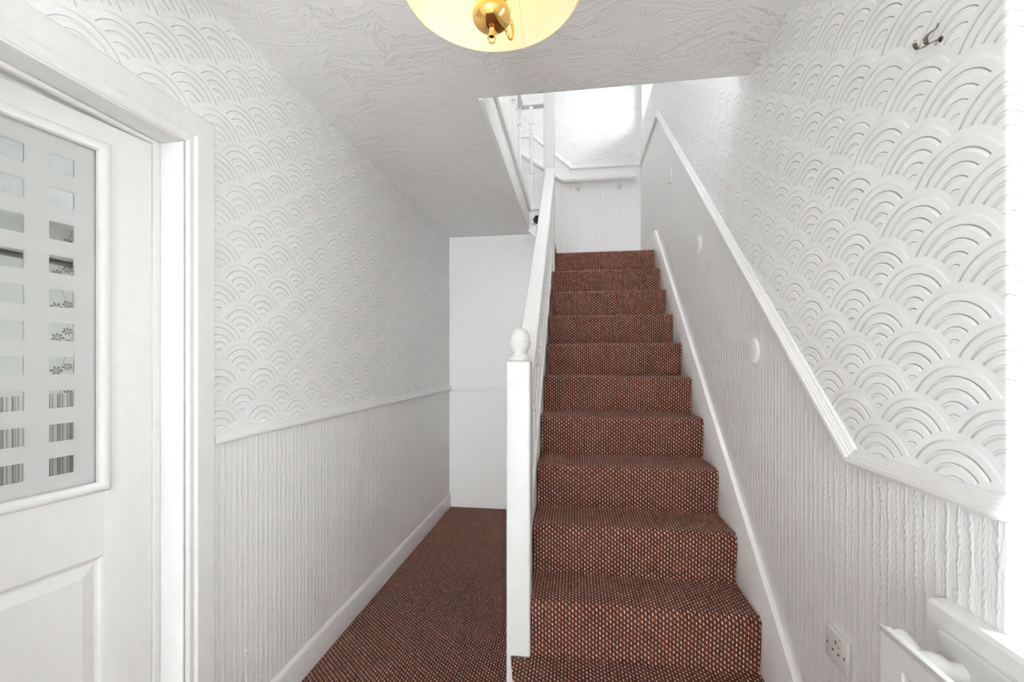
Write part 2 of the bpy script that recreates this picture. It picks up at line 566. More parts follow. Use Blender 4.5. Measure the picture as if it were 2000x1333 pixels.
# landing carpet above
pts = [(XL, Y0), (XR, Y0), (XR, WELL), (WX, WELL), (WX, 3.64), (-0.425, 3.64), (-0.425, YF), (XL, YF)]
mb = MB().prism(pts, 2, UF - 0.012, UF)
mb.uv = {i: [(mb.v[k][0], mb.v[k][1]) for k in f] for i, f in enumerate(mb.f)}
struct(mb.obj('floor_upper', m_carpet, smooth=False))
mb = MB().box(XL, -0.425, YB, YF, CEIL, UF - 0.012)
struct(mb.obj('floor_landing', m_wood, smooth=False))
# front of the well above the ceiling edge: closed wall up to the landing floor level is the slab itself

# neighbouring room behind the door
PX = -4.20
struct(MB().box(PX - 0.12, PX, PF, 4.6, -0.12, 2.5).obj('wall_parlour', m_parlour, smooth=False))
struct(slab_with_holes(1, 4.5, 4.6, PX, XL - 0.12, -0.12, 2.5, [PW]).obj('wall_parlour_end', m_plain, smooth=False))
struct(MB().box(PX, XL - 0.12, PF - 0.1, PF, -0.12, 2.5).obj('wall_parlour_front', m_plain, smooth=False))
struct(MB().box(PX, XL - 0.12, PF, 4.5, -0.12, 0.0).obj('floor_parlour', m_wall_b, smooth=False))
struct(MB().box(PX, XL - 0.12, PF, 4.5, CEIL, 2.5).obj('ceiling_parlour', m_ceil, smooth=False))
pr_ = MB().box(PX, PX + 0.025, PF, 4.5, 2.085, 2.125)
struct(pr_.obj('trim_8', m_rail, bevel=0.004), 'dark brown picture rail in the next room')

# ------------------------------------------------------------------ windows
def window_right(name, W, lights, label):
    e = struct(empty(name, (XR + 0.20, (W[0] + W[1]) / 2, W[2])), label)
    x0, x1 = 0.0, 0.05
    h = (W[1] - W[0]) / 2; H = W[3] - W[2]; fw = 0.05
    for (a, b_, c_, d_) in ((-h, -h + fw, 0, H), (h - fw, h, 0, H), (-h + fw, h - fw, 0, fw), (-h + fw, h - fw, H - fw, H)):
        MB().box(x0, x1, a, b_, c_, d_).obj('frame', m_plastic, e, bevel=0.004)
    n = lights; wd = (2 * h - 2 * fw) / n
    for k in range(1, n):
        y_ = -h + fw + wd * k
        MB().box(x0, x1, y_ - 0.03, y_ + 0.03, fw, H - fw).obj('mullion', m_plastic, e, bevel=0.004)
    for k in range(n):
        a = -h + fw + wd * k + (0.03 if k else 0); b_ = -h + fw + wd * (k + 1) - (0.03 if k < n - 1 else 0)
        MB().box(x0 + 0.02, x0 + 0.026, a, b_, fw, H - fw).obj('pane', m_glass, e, smooth=False)
    return e

w1 = window_right('window_1', W1, 1, 'tall white framed hall window beside the radiator')
w2 = window_right('window_2', W2, 2, 'white framed window high above the stairs')
# stay latch on the upstairs window
MB().box(-0.10, 0.0, 0.315, 0.327, 0.19, 0.235).obj('catch', m_grey, w2, bevel=0.003)
# sill of the hall window
sl = MB().prism([(XR - 0.034, 0.834), (XR - 0.034, 0.868), (XR - 0.028, 0.874), (XR + 0.20, 0.874), (XR + 0.20, 0.862), (XR - 0.001, 0.862), (XR - 0.001, 0.834)], 1, -0.70, W1[1])
sl2 = MB().prism([(XR - 0.034, 0.834), (XR - 0.034, 0.868), (XR - 0.028, 0.874), (XR - 0.001, 0.874), (XR - 0.001, 0.834)], 1, W1[1], W1[1] + 0.105)
sl.add(sl2.v, sl2.f)
o = sl.obj('window_sill', m_gloss, w1, smooth=False)
o.location = Vector((0, 0, 0)) - w1.location

# unseen glazed door added behind the camera to light the hall
d2 = struct(empty('added_door_2', ((FD[0] + FD[1]) / 2, Y0 - 0.10, FD[2])), 'white door with two tall glass panels, added to light the hall')
wd = (FD[1] - FD[0]) / 2; H = FD[3] - FD[2]
for (a, b_, c_, d_) in ((-wd, -wd + 0.07, 0, H), (wd - 0.07, wd, 0, H), (-0.03, 0.03, 0.07, H - 0.07), (-wd + 0.07, wd - 0.07, 0, 0.07), (-wd + 0.07, wd - 0.07, H - 0.07, H)):
    MB().box(a, b_, 0, 0.045, c_, d_).obj('stile', m_plastic, d2, bevel=0.004)
for a, b_ in ((-wd + 0.07, -0.03), (0.03, wd - 0.07)):
    MB().box(a, b_, 0.02, 0.026, 0.07, H - 0.07).obj('pane', m_glass, d2, smooth=False)
def window_cross(name, W, yy, label):
    e = struct(empty(name, ((W[0] + W[1]) / 2, yy, W[2])), label)
    wd = (W[1] - W[0]) / 2; H = W[3] - W[2]
    for (a, b_, c_, d_) in ((-wd, -wd + 0.06, 0, H), (wd - 0.06, wd, 0, H), (-0.03, 0.03, 0.06, H - 0.06), (-wd + 0.06, wd - 0.06, 0, 0.06), (-wd + 0.06, wd - 0.06, H - 0.06, H)):
        MB().box(a, b_, 0, 0.05, c_, d_).obj('frame', m_plastic, e, bevel=0.004)
    for a, b_ in ((-wd + 0.06, -0.03), (0.03, wd - 0.06)):
        MB().box(a, b_, 0.02, 0.026, 0.06, H - 0.06).obj('pane', m_glass, e, smooth=False)
window_cross('added_window_3', PW, 4.53, 'added window lighting the next room')
w4 = struct(empty('added_window_4', (XL - 0.09, (UW[0] + UW[1]) / 2, UW[2])), 'unseen side window added to light the landing')
wd = (UW[1] - UW[0]) / 2; H = UW[3] - UW[2]
for (a, b_, c_, d_) in ((-wd, -wd + 0.06, 0, H), (wd - 0.06, wd, 0, H), (-0.03, 0.03, 0.06, H - 0.06), (-wd + 0.06, wd - 0.06, 0, 0.06), (-wd + 0.06, wd - 0.06, H - 0.06, H)):
    MB().box(0, 0.05, a, b_, c_, d_).obj('frame', m_plastic, w4, bevel=0.004)
for a, b_ in ((-wd + 0.06, -0.03), (0.03, wd - 0.06)):
    MB().box(0.02, 0.026, a, b_, 0.06, H - 0.06).obj('pane', m_glass, w4, smooth=False)

# ------------------------------------------------------------------ trims
DADO = [(0, 0), (0.012, 0.0), (0.021, 0.004), (0.023, 0.010), (0.022, 0.018), (0.017, 0.023), (0.0165, 0.0255), (0.012, 0.028), (0.0115, 0.031), (0.008, 0.034), (0.0075, 0.037), (0.004, 0.040), (0, 0.040)]
mb = MB().sweep(DADO, [(XL, 1.205, 1.040), (XL, YB, 1.040)], (1, 0, 0))
struct(mb.obj('trim_1', m_gloss, angle=25), 'level white dado rail on the wall beside the glazed door')
mb = MB().sweep([(a * 0.6, c * 0.85) for a, c in DADO], [(XL, YB, 1.030), (CXL - 0.055, YB, 1.030)], (0, -1, 0))
struct(mb.obj('trim_2', m_gloss, angle=25), 'thin white dado rail across the end of the hall')
ST = [(XR, 0.95, 1.050), (XR, 1.160, 1.050), (XR, 3.665, 3.268), (XR, YF, 3.268)]
mb = MB().sweep(DADO, ST, (-1, 0, 0))
# level run carried round the corner into the window reveal
secs = [[(XR - o_, 0.95, 1.050 + q_) for o_, q_ in DADO]]
for t_ in range(5):                       # softened corner
    a_ = math.radians(90 * t_ / 4)
    secs.append([(XR + 0.004 - (o_ + 0.004) * math.cos(a_), W1[1] + 0.004 - (o_ + 0.004) * math.sin(a_), 1.050 + q_) for o_, q_ in DADO])
secs.append([(XR + 0.195, W1[1] - o_, 1.050 + q_) for o_, q_ in DADO])
n_ = len(DADO)
mb.add([p for sct in secs for p in sct], [(i * n_ + k, i * n_ + (k + 1) % n_, (i + 1) * n_ + (k + 1) % n_, (i + 1) * n_ + k) for i in range(len(secs) - 1) for k in range(n_)])
struct(mb.obj('trim_3', m_gloss, angle=25), 'white dado rail climbing the wall beside the stairs')
mb = MB().sweep(DADO, [(XR, YF, 3.290), (-0.045, YF, 3.290), (-0.45, YF, 3.655), (XL, YF, 3.655)], (0, -1, 0))
struct(mb.obj('trim_5', m_gloss, angle=25), 'white dado rail on the far wall above the landing')
# skirting
SK = [(0, 0), (0.013, 0), (0.013, 0.098), (0.010, 0.108), (0.004, 0.116), (0, 0.118)]
mb = MB().sweep(SK, [(XL, 1.205, 0.0), (XL, YB, 0.0)], (1, 0, 0))
struct(mb.obj('baseboard_left', m_gloss, angle=25))
mb = MB().sweep(SK, [(XL, Y0, 0.0), (XL, 0.30, 0.0)], (1, 0, 0))
struct(mb.obj('baseboard_left_near', m_gloss, angle=25))
mb = MB().sweep(SK, [(XR, Y0, 0.0), (XR, RY(1) - 0.16, 0.0)], (-1, 0, 0))
struct(mb.obj('baseboard_right', m_gloss, angle=25))
# architrave of the hall door
AR = 0.018
prof = [(0.0, 0), (0.012, 0), (0.016, 0.008), (0.016, 0.022), (0.021, 0.030), (0.021, 0.088), (0.017, 0.094), (0, 0.096)]  # (out, distance from opening)
mb = MB()
yo, zt = HD[1] + 0.006, HD[3] + 0.002
yi = HD[0] - 0.006
vs = []
for (py, pz, sy, sz) in ((yo, 0, 1, 0), (yo, zt, 1, 1), (yi, zt, -1, 1), (yi, 0, -1, 0)):
    for o_, d_ in prof: vs.append((XL + o_, py + sy * d_, pz + sz * d_))
m_ = len(prof)
fs = [(i * m_ + k, i * m_ + (k + 1) % m_, (i + 1) * m_ + (k + 1) % m_, (i + 1) * m_ + k) for i in range(3) for k in range(m_)] + [tuple(range(m_)), tuple(3 * m_ + k for k in range(m_))]
mb.add(vs, fs)
struct(mb.obj('trim_6', m_door, angle=25), 'wide white architrave around the glazed door')
# door lining with stop
mb = MB()
y1, y0, z1 = HD[1], HD[0], HD[3]
mb.box(XL - 0.12, XL + 0.010, y1 - 0.004, y1 + 0.004, 0, z1)
mb.box(XL - 0.12, XL + 0.010, y0 - 0.004, y0 + 0.004, 0, z1)
mb.box(XL - 0.12, XL + 0.010, y0 + 0.004, y1 - 0.004, z1 - 0.004, z1 + 0.004)
# rebate strips beside the door leaf
mb.box(XL - 0.12, XL - 0.060, y1 - 0.0255, y1 - 0.004, 0, z1 - 0.004)
mb.box(XL - 0.12, XL - 0.060, y0 + 0.004, y0 + 0.0255, 0, z1 - 0.004)
mb.box(XL - 0.075, XL - 0.060, y0 + 0.0255, y1 - 0.0255, z1 - 0.016, z1 - 0.004)
struct(mb.obj('trim_7', m_door, bevel=0.003), 'white lining and stop inside the glazed door opening')

# ------------------------------------------------------------------ door_1 (ajar)
dr = struct(empty('door_1', (-1.1735, 1.072, 0.006)), 'white panelled door with etched glass standing ajar')
dr.rotation_euler = (0, 0, math.radians(-8.7))
DW, DH, DT = 0.652, 1.902, 0.038
g0, g1, gz0, gz1 = 0.113, 0.538, 0.975, 1.838
def dbox(s0, s1, z0, z1, x0=-DT, x1=0.0): return MB().box(x0, x1, -s1, -s0, z0, z1)
dbox(0.0, g0, 0, DH).obj('stile', m_door, dr, bevel=0.0012)
dbox(g1, DW, 0, DH).obj('stile', m_door, dr, bevel=0.0012)
dbox(g0, g1, gz1, DH).obj('rail', m_door, dr, smooth=False)
dbox(g0, g1, 0.80, gz0).obj('rail', m_door, dr, smooth=False)
dbox(g0, g1, 0, 0.20).obj('rail', m_door, dr, smooth=False)
# lower raised panel
mb = MB()
def ring(s0, s1, z0, z1, x): return [(x, -s0, z0), (x, -s1, z0), (x, -s1, z1), (x, -s0, z1)]
levels = [(0, 0.0), (0.005, -0.002), (0.010, -0.009), (0.016, -0.010), (0.022, -0.0085), (0.045, -0.002), (0.0455, -0.0025)]
vs = []
for d_, x_ in levels: vs += ring(g0 + d_, g1 - d_, 0.20 + d_, 0.80 - d_, x_)
fs = [(i * 4 + k, i * 4 + (k + 1) % 4, (i + 1) * 4 + (k + 1) % 4, (i + 1) * 4 + k) for i in range(len(levels) - 1) for k in range(4)]
fs.append(tuple((len(levels) - 1) * 4 + k for k in range(4)))
vs += ring(g0, g1, 0.20, 0.80, -DT); nn = len(levels) * 4
fs += [(k, (k + 1) % 4, nn + (k + 1) % 4, nn + k) for k in range(4)] + [(nn + 3, nn + 2, nn + 1, nn)]
mb.add(vs, fs).obj('panel', m_door, dr, smooth=False)
# glazing bead, bolection on both faces
mb = MB()
bp = [(-0.014, 0.0), (-0.012, 0.006), (-0.006, 0.009), (0.002, 0.008), (0.008, 0.004), (0.011, -0.004), (0.011, -0.012)]  # (inward distance, out)
for sgn, xo in ((1, 0.0), (-1, -DT)):
    vs = []
    for d_, o_ in bp:
        vs += ring(g0 + d_, g1 - d_, gz0 + d_, gz1 - d_, xo + sgn * o_)
    fs = [(i * 4 + k, i * 4 + (k + 1) % 4, (i + 1) * 4 + (k + 1) % 4, (i + 1) * 4 + k) for i in range(len(bp) - 1) for k in range(4)]
    mb.add(vs, fs)
mb.obj('glazing_bead', m_door, dr, angle=50)
pg = dbox(g0 + 0.004, g1 - 0.004, gz0 + 0.004, gz1 - 0.004, -0.020, -0.016).obj('glass_pane', m_etched, dr, smooth=False)
pg['label'] = 'frosted pane with rows of clear rectangles'
for z_ in (0.18, 0.95, 1.72):
    MB().tube([(-0.012, 0.001, z_ - 0.045), (-0.012, 0.001, z_ + 0.045)], 0.004, 8).obj('hinge', m_gloss, dr)
# lever handle on the latch side
hd = MB().box(0.0, 0.008, -DW + 0.03, -DW + 0.07, 0.93, 1.09).obj('handle_plate', m_brass, dr, bevel=0.003)
MB().tube([(0.006, -DW + 0.05, 1.03), (0.05, -DW + 0.05, 1.03), (0.055, -DW + 0.06, 1.03), (0.055, -DW + 0.15, 1.03)], 0.008, 10).obj('lever', m_brass, hd)

# ================================================================== HALL CARPET
mb = MB()
def rect_uv(mb, x0, x1, y0, y1, z):
    mb.add([(x0, y0, z), (x1, y0, z), (x1, y1, z), (x0, y1, z)], [(0, 1, 2, 3)], [(x0, y0), (x1, y0), (x1, y1), (x0, y1)])
YC = -0.35   # carpet stops here; bare pale floor behind is added to bounce light
rect_uv(mb, XL + 0.013, XR - 0.013, YC, RY(1) - 0.004, 0.0)
rect_uv(mb, XL + 0.013, -0.256, RY(1) - 0.004, YB, 0.0)
for (x0, y0, x1, y1) in ((XL + 0.013, YB, -0.256, YB), (-0.256, YB, -0.256, RY(1)), (XL + 0.013, YC, XR - 0.013, YC), (XL + 0.013, YC, XL + 0.013, YB)):
    mb.add([(x0, y0, 0), (x1, y1, 0), (x1, y1, -0.012), (x0, y0, -0.012)], [(0, 1, 2, 3)], [(x0, y0), (x1, y1), (x1, y1), (x0, y0)])
tag(mb.obj('hall_carpet', m_carpet, smooth=False), 'red and beige loop carpet covering the hall floor', 'carpet')

# ================================================================== STAIRCASE
stairs = tag(empty('staircase', (0.2, RY(1), 0)), 'steep white painted staircase with acorn topped newel and flat handrail', 'staircase')
def sobj(mb, name, mat, parent=stairs, **k):
    o = mb.obj(name, mat, parent, **k)
    off = Vector((0, 0, 0))
    p = parent
    while p: off += p.location; p = p.parent
    o.location = -off
    return o

SX0, SX1 = CXL - 0.004, 0.641       # width between the strings
NOSE = 0.014
for k in range(1, 11):
    x0 = SX0 if k > 1 else -0.236
    mb = MB()
    if k == 1:
        mb.prism([(-0.160, RY(1) - NOSE + 0.010), (SX1, RY(1) - NOSE + 0.010), (SX1, RY(2) + 0.02), (SX0, RY(2) + 0.02), (SX0, 1.612), (-0.228, 1.612), (-0.185, RY(1) + 0.03)], 2, RZ(1) - 0.035, RZ(1) - 0.010)
    else:
        mb.box(SX0, SX1, RY(k) - NOSE + 0.010, RY(k + 1) + 0.012, RZ(k) - 0.035, RZ(k) - 0.010)
    sobj(mb, 'tread', m_wood, bevel=0.004)
    mb = MB().box(-0.150 if k == 1 else SX0, SX1, RY(k) + 0.011, RY(k) + 0.022, RZ(k - 1) - (0.0 if k == 1 else 0.010), RZ(k) - 0.036)
    sobj(mb, 'riser', m_wood, smooth=False)
sobj(MB().box(SX0, SX1, RY(11) + 0.011, RY(11) + 0.022, RZ(10) - 0.01, RZ(11) - 0.036), 'riser', m_wood, smooth=False)
sobj(MB().box(SX0, XR, RY(11) - NOSE + 0.01, YF, RZ(11) - 0.035, RZ(11) - 0.010), 'quarter_landing', m_wood, smooth=False)
# two steps up to the left onto the landing
sobj(MB().box(SX0 - 0.245, SX0 - 0.012, YB + 0.101, YF, RZ(11) - 0.035, RZ(12) - 0.010), 'tread', m_wood, smooth=False)

# carpet runner: profile with soft nosings
prof = []
def arc(cy, cz, r, a0, a1, n):
    return [(cy + r * math.cos(math.radians(a0 + (a1 - a0) * i / n)), cz + r * math.sin(math.radians(a0 + (a1 - a0) * i / n))) for i in range(n + 1)]
for k in range(1, 12):
    rr = 0.030 if k <= 4 else (0.024 if k <= 7 else 0.018)
    yn = RY(k) - NOSE                         # foremost point
    zb = RZ(k - 1)
    prof += [(RY(k) + 0.002, zb + 0.006), (RY(k), zb + 0.016), (RY(k) - 0.004, zb + 0.08)]
    prof += [(yn + 0.001, RZ(k) - rr - 0.022)]
    prof += arc(yn + rr, RZ(k) - rr, rr, 180, 90, 7)
    if k < 11: prof += [(yn + 0.12, RZ(k) + 0.0005), (RY(k + 1) - 0.010, RZ(k) + 0.0005)]
    else: prof += [(yn + 0.3, RZ(k)), (YF - 0.001, RZ(k))]
mb = MB()
rows = []; acc = 0.0
for i, (y_, z_) in enumerate(prof):
    if i: acc += math.hypot(y_ - prof[i - 1][0], z_ - prof[i - 1][1])
    rows.append((y_, z_, acc))
NX = 6
def wob(i, side):   # slightly uneven hand-cut edges
    return 0.0025 * math.sin(i * 1.7 + side * 2.1)
def edges(i):
    y_, z_, a = rows[i]
    if i < 17 and y_ < 1.613 and z_ < RZ(1) + 0.01: return (-0.240 + wob(i, 0) * 0.4, CXR)
    return (CXL + wob(i, 0), (XR - 0.001 if z_ > RZ(10.9) and y_ > RY(11) + 0.1 else CXR + wob(i, 1)))
# step 1 needs a row just at the newel face
ins = next(i for i, r_ in enumerate(rows) if r_[0] > 1.613 and r_[1] > 0.1)
a_, b_ = rows[ins - 1], rows[ins]
t_ = (1.613 - a_[0]) / (b_[0] - a_[0])
mid = (1.613, a_[1] + (b_[1] - a_[1]) * t_, a_[2] + (b_[2] - a_[2]) * t_)
rows[ins:ins] = [(1.6129, mid[1], mid[2] - 1e-4), (1.6131, mid[1], mid[2])]
grid = []
for i, (y_, z_, a) in enumerate(rows):
    if i <= ins: xl, xr = -0.237 + (1.613 - y_) * 0.20 + max(0.0, 1.44 - y_) * 0.5, CXR + wob(i, 1)
    else: xl, xr = edges(i)
    if i > ins and y_ < 1.70 and z_ < RZ(1) + 0.03: xl = -0.164
    grid.append([(xl + (xr - xl) * q / NX, y_, z_, a) for q in range(NX + 1)])
for i in range(len(grid) - 1):
    for q in range(NX):
        P = [grid[i][q], grid[i][q + 1], grid[i + 1][q + 1], grid[i + 1][q]]
        mb.add([p[:3] for p in P], [(0, 1, 2, 3)], [(p[0], p[3]) for p in P])
# edges turned down to the backing
def nrm(i):
    a, b2 = rows[max(0, i - 1)], rows[min(len(rows) - 1, i + 1)]
    dy, dz = b2[0] - a[0], b2[1] - a[1]; l = math.hypot(dy, dz) or 1
    return (dz / l, -dy / l)
for q in (0, NX):
    for i in range(len(grid) - 1):
        A, B = grid[i][q], grid[i + 1][q]
        na, nb = nrm(i), nrm(i + 1)
        A2 = (A[0], A[1] + na[0] * 0.009, A[2] + na[1] * 0.009); B2 = (B[0], B[1] + nb[0] * 0.009, B[2] + nb[1] * 0.009)
        sh = 0.006 if q else -0.006
        mb.add([A[:3], B[:3], B2, A2], [(0, 1, 2, 3)], [(A[0], A[3]), (B[0], B[3]), (B[0] + sh, B[3]), (A[0] + sh, A[3])])
runner = mb.obj('stair_carpet', m_carpet, angle=80)
bm = bmesh.new(); bm.from_mesh(runner.data)
bmesh.ops.remove_doubles(bm, verts=bm.verts, dist=1e-5); bmesh.ops.recalc_face_normals(bm, faces=bm.faces)
bm.to_mesh(runner.data); bm.free()
for p in runner.data.polygons: p.use_smooth = True
runner.data.set_sharp_from_angle(angle=math.radians(80))
tag(runner, 'red and beige loop carpet runner fitted over the stairs', 'carpet')
# carpet on the short side steps
mb = MB()
x1_ = SX0 - 0.003
zz = RZ(11); z2 = RZ(12); xe = -0.424
L_ = [(x1_, zz + 0.001, 0), (x1_ - 0.004, z2 - 0.02, 0.2), (x1_ - 0.012, z2, 0.23), (xe + 0.002, z2, 0.46), (xe, UF - 0.02, 0.65), (xe - 0.001, UF - 0.002, 0.67)]
for i in range(len(L_) - 1):
    a, b2 = L_[i], L_[i + 1]
    mb.add([(a[0], YB, a[1]), (a[0], YF, a[1]), (b2[0], YF, b2[1]), (b2[0], YB, b2[1])], [(0, 1, 2, 3)], [(0, a[2]), (0.83, a[2]), (0.83, b2[2]), (0, b2[2])])
tag(mb.obj('side_step_carpet', m_carpet, angle=80), 'red and beige carpet on the side step behind the upper newel', 'carpet')

# strings
sl_ = 0.874
def strz(y_): return 0.345 + (y_ - 1.409) * sl_
mb = MB().prism([(RY(1) - 0.13, 0.0), (RY(1) - 0.13, strz(RY(1) - 0.13) - 0.02), (RY(1) - 0.11, strz(RY(1) - 0.11)), (3.726, strz(3.726)), (YF, strz(3.726)), (YF, RZ(11) - 0.01), (3.726, RZ(11) - 0.06), (3.726, RZ(10) - 0.2), (RY(1) + 0.35, 0.0)], 0, 0.642, XR)
sobj(mb, 'wall_string', m_gloss, bevel=0.003)
PIT = RISE / GO
def noseline(y_): return RZ(1) + (y_ - (RY(1) - NOSE)) * PIT
NY0, NY1 = 1.620, 1.710       # lower newel
UY0, UY1 = 3.630, 3.720       # upper newel
OX0, OX1 = -0.232, -0.182     # outer string
mb = MB().prism([(NY1, noseline(NY1) + 0.055), (UY0, noseline(UY0) + 0.055), (UY0, noseline(UY0) - 0.28), (NY1 + 0.10, 0.0), (NY1, 0.0)], 0, OX0 + 0.008, OX1 - 0.008 + 0.005)
sobj(mb, 'outer_string', m_gloss, bevel=0.002)
def board(name, xa, xb, off0, off1, bev, prof=None, mat=m_gloss):
    mb = MB().prism([(NY1 - 0.004, noseline(NY1) + off0), (UY0 + 0.004, noseline(UY0) + off0), (UY0 + 0.004, noseline(UY0) + off1), (NY1 - 0.004, noseline(NY1) + off1)], 0, xa, xb)
    return sobj(mb, name, mat, bevel=bev, seg=3)
board('base_rail', OX0 - 0.004, OX1 + 0.003, 0.055, 0.083, 0.004)
RAILT = 2.895 - noseline(3.63)
board('handrail', -0.243, -0.163, RAILT - 0.052, RAILT, 0.012)
# groove moulding under the rail
board('rail_moulding', -0.232, -0.174, RAILT - 0.070, RAILT - 0.051, 0.004)
# spandrel boarding under the outer string
struct(MB().prism([(NY1 + 0.1, 0.0), (YB, 0.0), (YB, noseline(YB) - 0.30), (UY0, noseline(UY0) - 0.275), (NY1 + 0.105, 0.01)], 0, OX0 + 0.012, OX1 - 0.010).obj('wall_spandrel', m_wall_b, smooth=False))


def newel(xc, y0, y1, z0, z1, fin):
    h = 0.045
    mb = MB()
    yc = (y0 + y1) / 2
    ch = 0.010
    prof_ = [(h - ch, -h), (h, -h + ch), (h, h - ch), (h - ch, h), (-h + ch, h), (-h, h - ch), (-h, -h + ch), (-h + ch, -h)]
    sq = [(h, -h), (h, h), (-h, h), (-h, -h)]
    mb.prism([(xc + a, yc + b_) for a, b_ in sq], 2, z0, z1)
    n_ = sobj(mb, 'newel_post', m_newel, bevel=0.008, seg=3)
    if fin:
        p = [(0.032, 0.0), (0.040, 0.006), (0.041, 0.012), (0.036, 0.019), (0.026, 0.026), (0.0235, 0.031), (0.028, 0.037), (0.036, 0.048), (0.0400, 0.060), (0.0410, 0.066),
             (0.0425, 0.069), (0.0425, 0.074), (0.0395, 0.076), (0.0390, 0.084), (0.0365, 0.098), (0.031, 0.111), (0.023, 0.121), (0.012, 0.127), (0.0, 0.129)]
        f = sobj(MB().lathe(p, (xc, yc, z1 - 0.001), 28), 'finial', m_newel, n_, angle=28)
        f['label'] = 'turned acorn finial'
    return n_


newel(-0.2105, NY0, NY1, 0.0, 1.299, True)
newel(-0.2135, UY0, UY1, RZ(10) - 0.05, 3.72, True)

# turned balusters on the flight
def baluster_mesh(L, blk_t, blk_b, q=0.0165):
    mb = MB()
    mb.box(-q, q, -q, q, 0.0, blk_b)
    mb.box(-q, q, -q, q, L - blk_t, L)
    b0, t0 = blk_b, L - blk_t; s_ = t0 - b0
    p = [(0.006, b0 - 0.001), (0.012, b0 + 0.004), (0.0165, b0 + 0.012), (0.012, b0 + 0.020), (0.0085, b0 + 0.028), (0.0135, b0 + 0.040), (0.0145, b0 + 0.09 * s_ + 0.03),
         (0.0095, t0 - 0.115), (0.0085, t0 - 0.090), (0.0135, t0 - 0.084), (0.0135, t0 - 0.078), (0.0085, t0 - 0.070), (0.0150, t0 - 0.052), (0.0165, t0 - 0.042), (0.012, t0 - 0.030), (0.0085, t0 - 0.024), (0.015, t0 - 0.012), (0.0155, t0 - 0.006), (0.006, t0 + 0.001)]
    mb.lathe(p, seg=10)
    return mb.mesh('baluster', m_gloss, angle=40)


span = RAILT - 0.060 - 0.078
bal = baluster_mesh(span, 0.13, 0.15)
nb = 16
for i in range(nb):
    y_ = NY1 + (UY0 - NY1) * (i + 0.5) / nb
    o = link('baluster', bal, stairs, (-0.206, y_, noseline(y_) + 0.074))
    o.location = Vector(o.location) - stairs.location

# ================================================================== LANDING BALUSTRADE
lb = tag(empty('landing_balustrade', (WX - 0.06, 2.7, UF)), 'white spindle balustrade guarding the landing edge above the hall', 'balustrade')
BX = -0.468
# fascia and nosing around the well
o = sobj(MB().box(WX, WX + 0.018, WELL, 3.640, CEIL - 0.006, UF - 0.05), 'fascia', m_gloss, lb, bevel=0.002)
sobj(MB().box(WX - 0.05, WX + 0.036, WELL, 3.640, UF - 0.050, UF + 0.004), 'nosing', m_gloss, lb, bevel=0.008, seg=3)
# return board facing the hall, lower edge cut on the slope
mb = MB().prism([(WX, UF - 0.05), (-0.254, UF - 0.05), (-0.254, 2.272), (-0.300, 2.292), (WX + 0.004, CEIL - 0.006), (WX, CEIL - 0.006)], 1, 3.640, 3.660)
sobj(mb, 'return_fascia', m_gloss, lb, bevel=0.002)
sobj(MB().box(WX + 0.03, -0.258, 3.618, 3.700, UF - 0.05, UF - 0.012), 'return_nosing', m_gloss, lb, bevel=0.006)
sobj(MB().box(WX - 0.05, -0.258, 3.632, 3.700, UF - 0.012, UF + 0.006), 'return_nosing', m_gloss, lb, bevel=0.006)
RT = 3.475
sobj(MB().box(BX - 0.034, BX + 0.034, WELL - 0.2, 3.715, RT - 0.045, RT), 'handrail', m_gloss, lb, bevel=0.010, seg=3)
sobj(MB().box(BX + 0.034, -0.258, 3.640, 3.708, RT - 0.045, RT), 'handrail', m_gloss, lb, bevel=0.010, seg=3)
bl = baluster_mesh(RT - 0.045 - UF, 0.14, 0.26, 0.016)
for i in range(16):
    y_ = WELL - 0.1 + i * 0.1165
    o = link('baluster', bl, lb, (BX, y_, UF)); o.location = Vector(o.location) - lb.location
for x_, y_ in ((BX + 0.003, 3.674), (-0.366, 3.674)):
    o = link('baluster', bl, lb, (x_, y_, UF)); o.location = Vector(o.location) - lb.location

# broken-out cable box on the return board
hx, hz = -0.335, 2.468
box = tag(empty('cable_box', (hx, 3.6385, hz)), 'open cable outlet with dark ragged hole below the landing edge', 'outlet')
random.seed(9)
mb = MB()
pts = [(-0.004 + 0.036 * math.cos(t) * random.uniform(0.8, 1.1) + 0.028, 0.040 * math.sin(t) * random.uniform(0.8, 1.1) + 0.006) for t in [2 * math.pi * i / 12 for i in range(12)]]
mb.prism(pts, 1, -0.0035, -0.0005)
mb.obj('hole', m_black, box, smooth=False)
for i in range(13):
    a, b_ = random.uniform(-0.05, 0.012), random.uniform(-0.045, 0.045)
    r_ = random.uniform(0.003, 0.007)
    MB().lathe([(0, -r_ * .6), (r_ * 0.8, -r_ * 0.3), (r_, 0), (r_ * 0.6, r_ * 0.5), (0, r_ * 0.7)], (a, -0.002, b_), 6).obj('plaster_crumb', [m_soil, m_gloss, m_screw][i % 3], box)
MB().tube([(0.012, -0.004, 0.035), (0.002, -0.012, 0.01), (-0.006, -0.008, -0.03), (0.004, -0.006, -0.042)], 0.003, 6).obj('cable', m_screw, box)

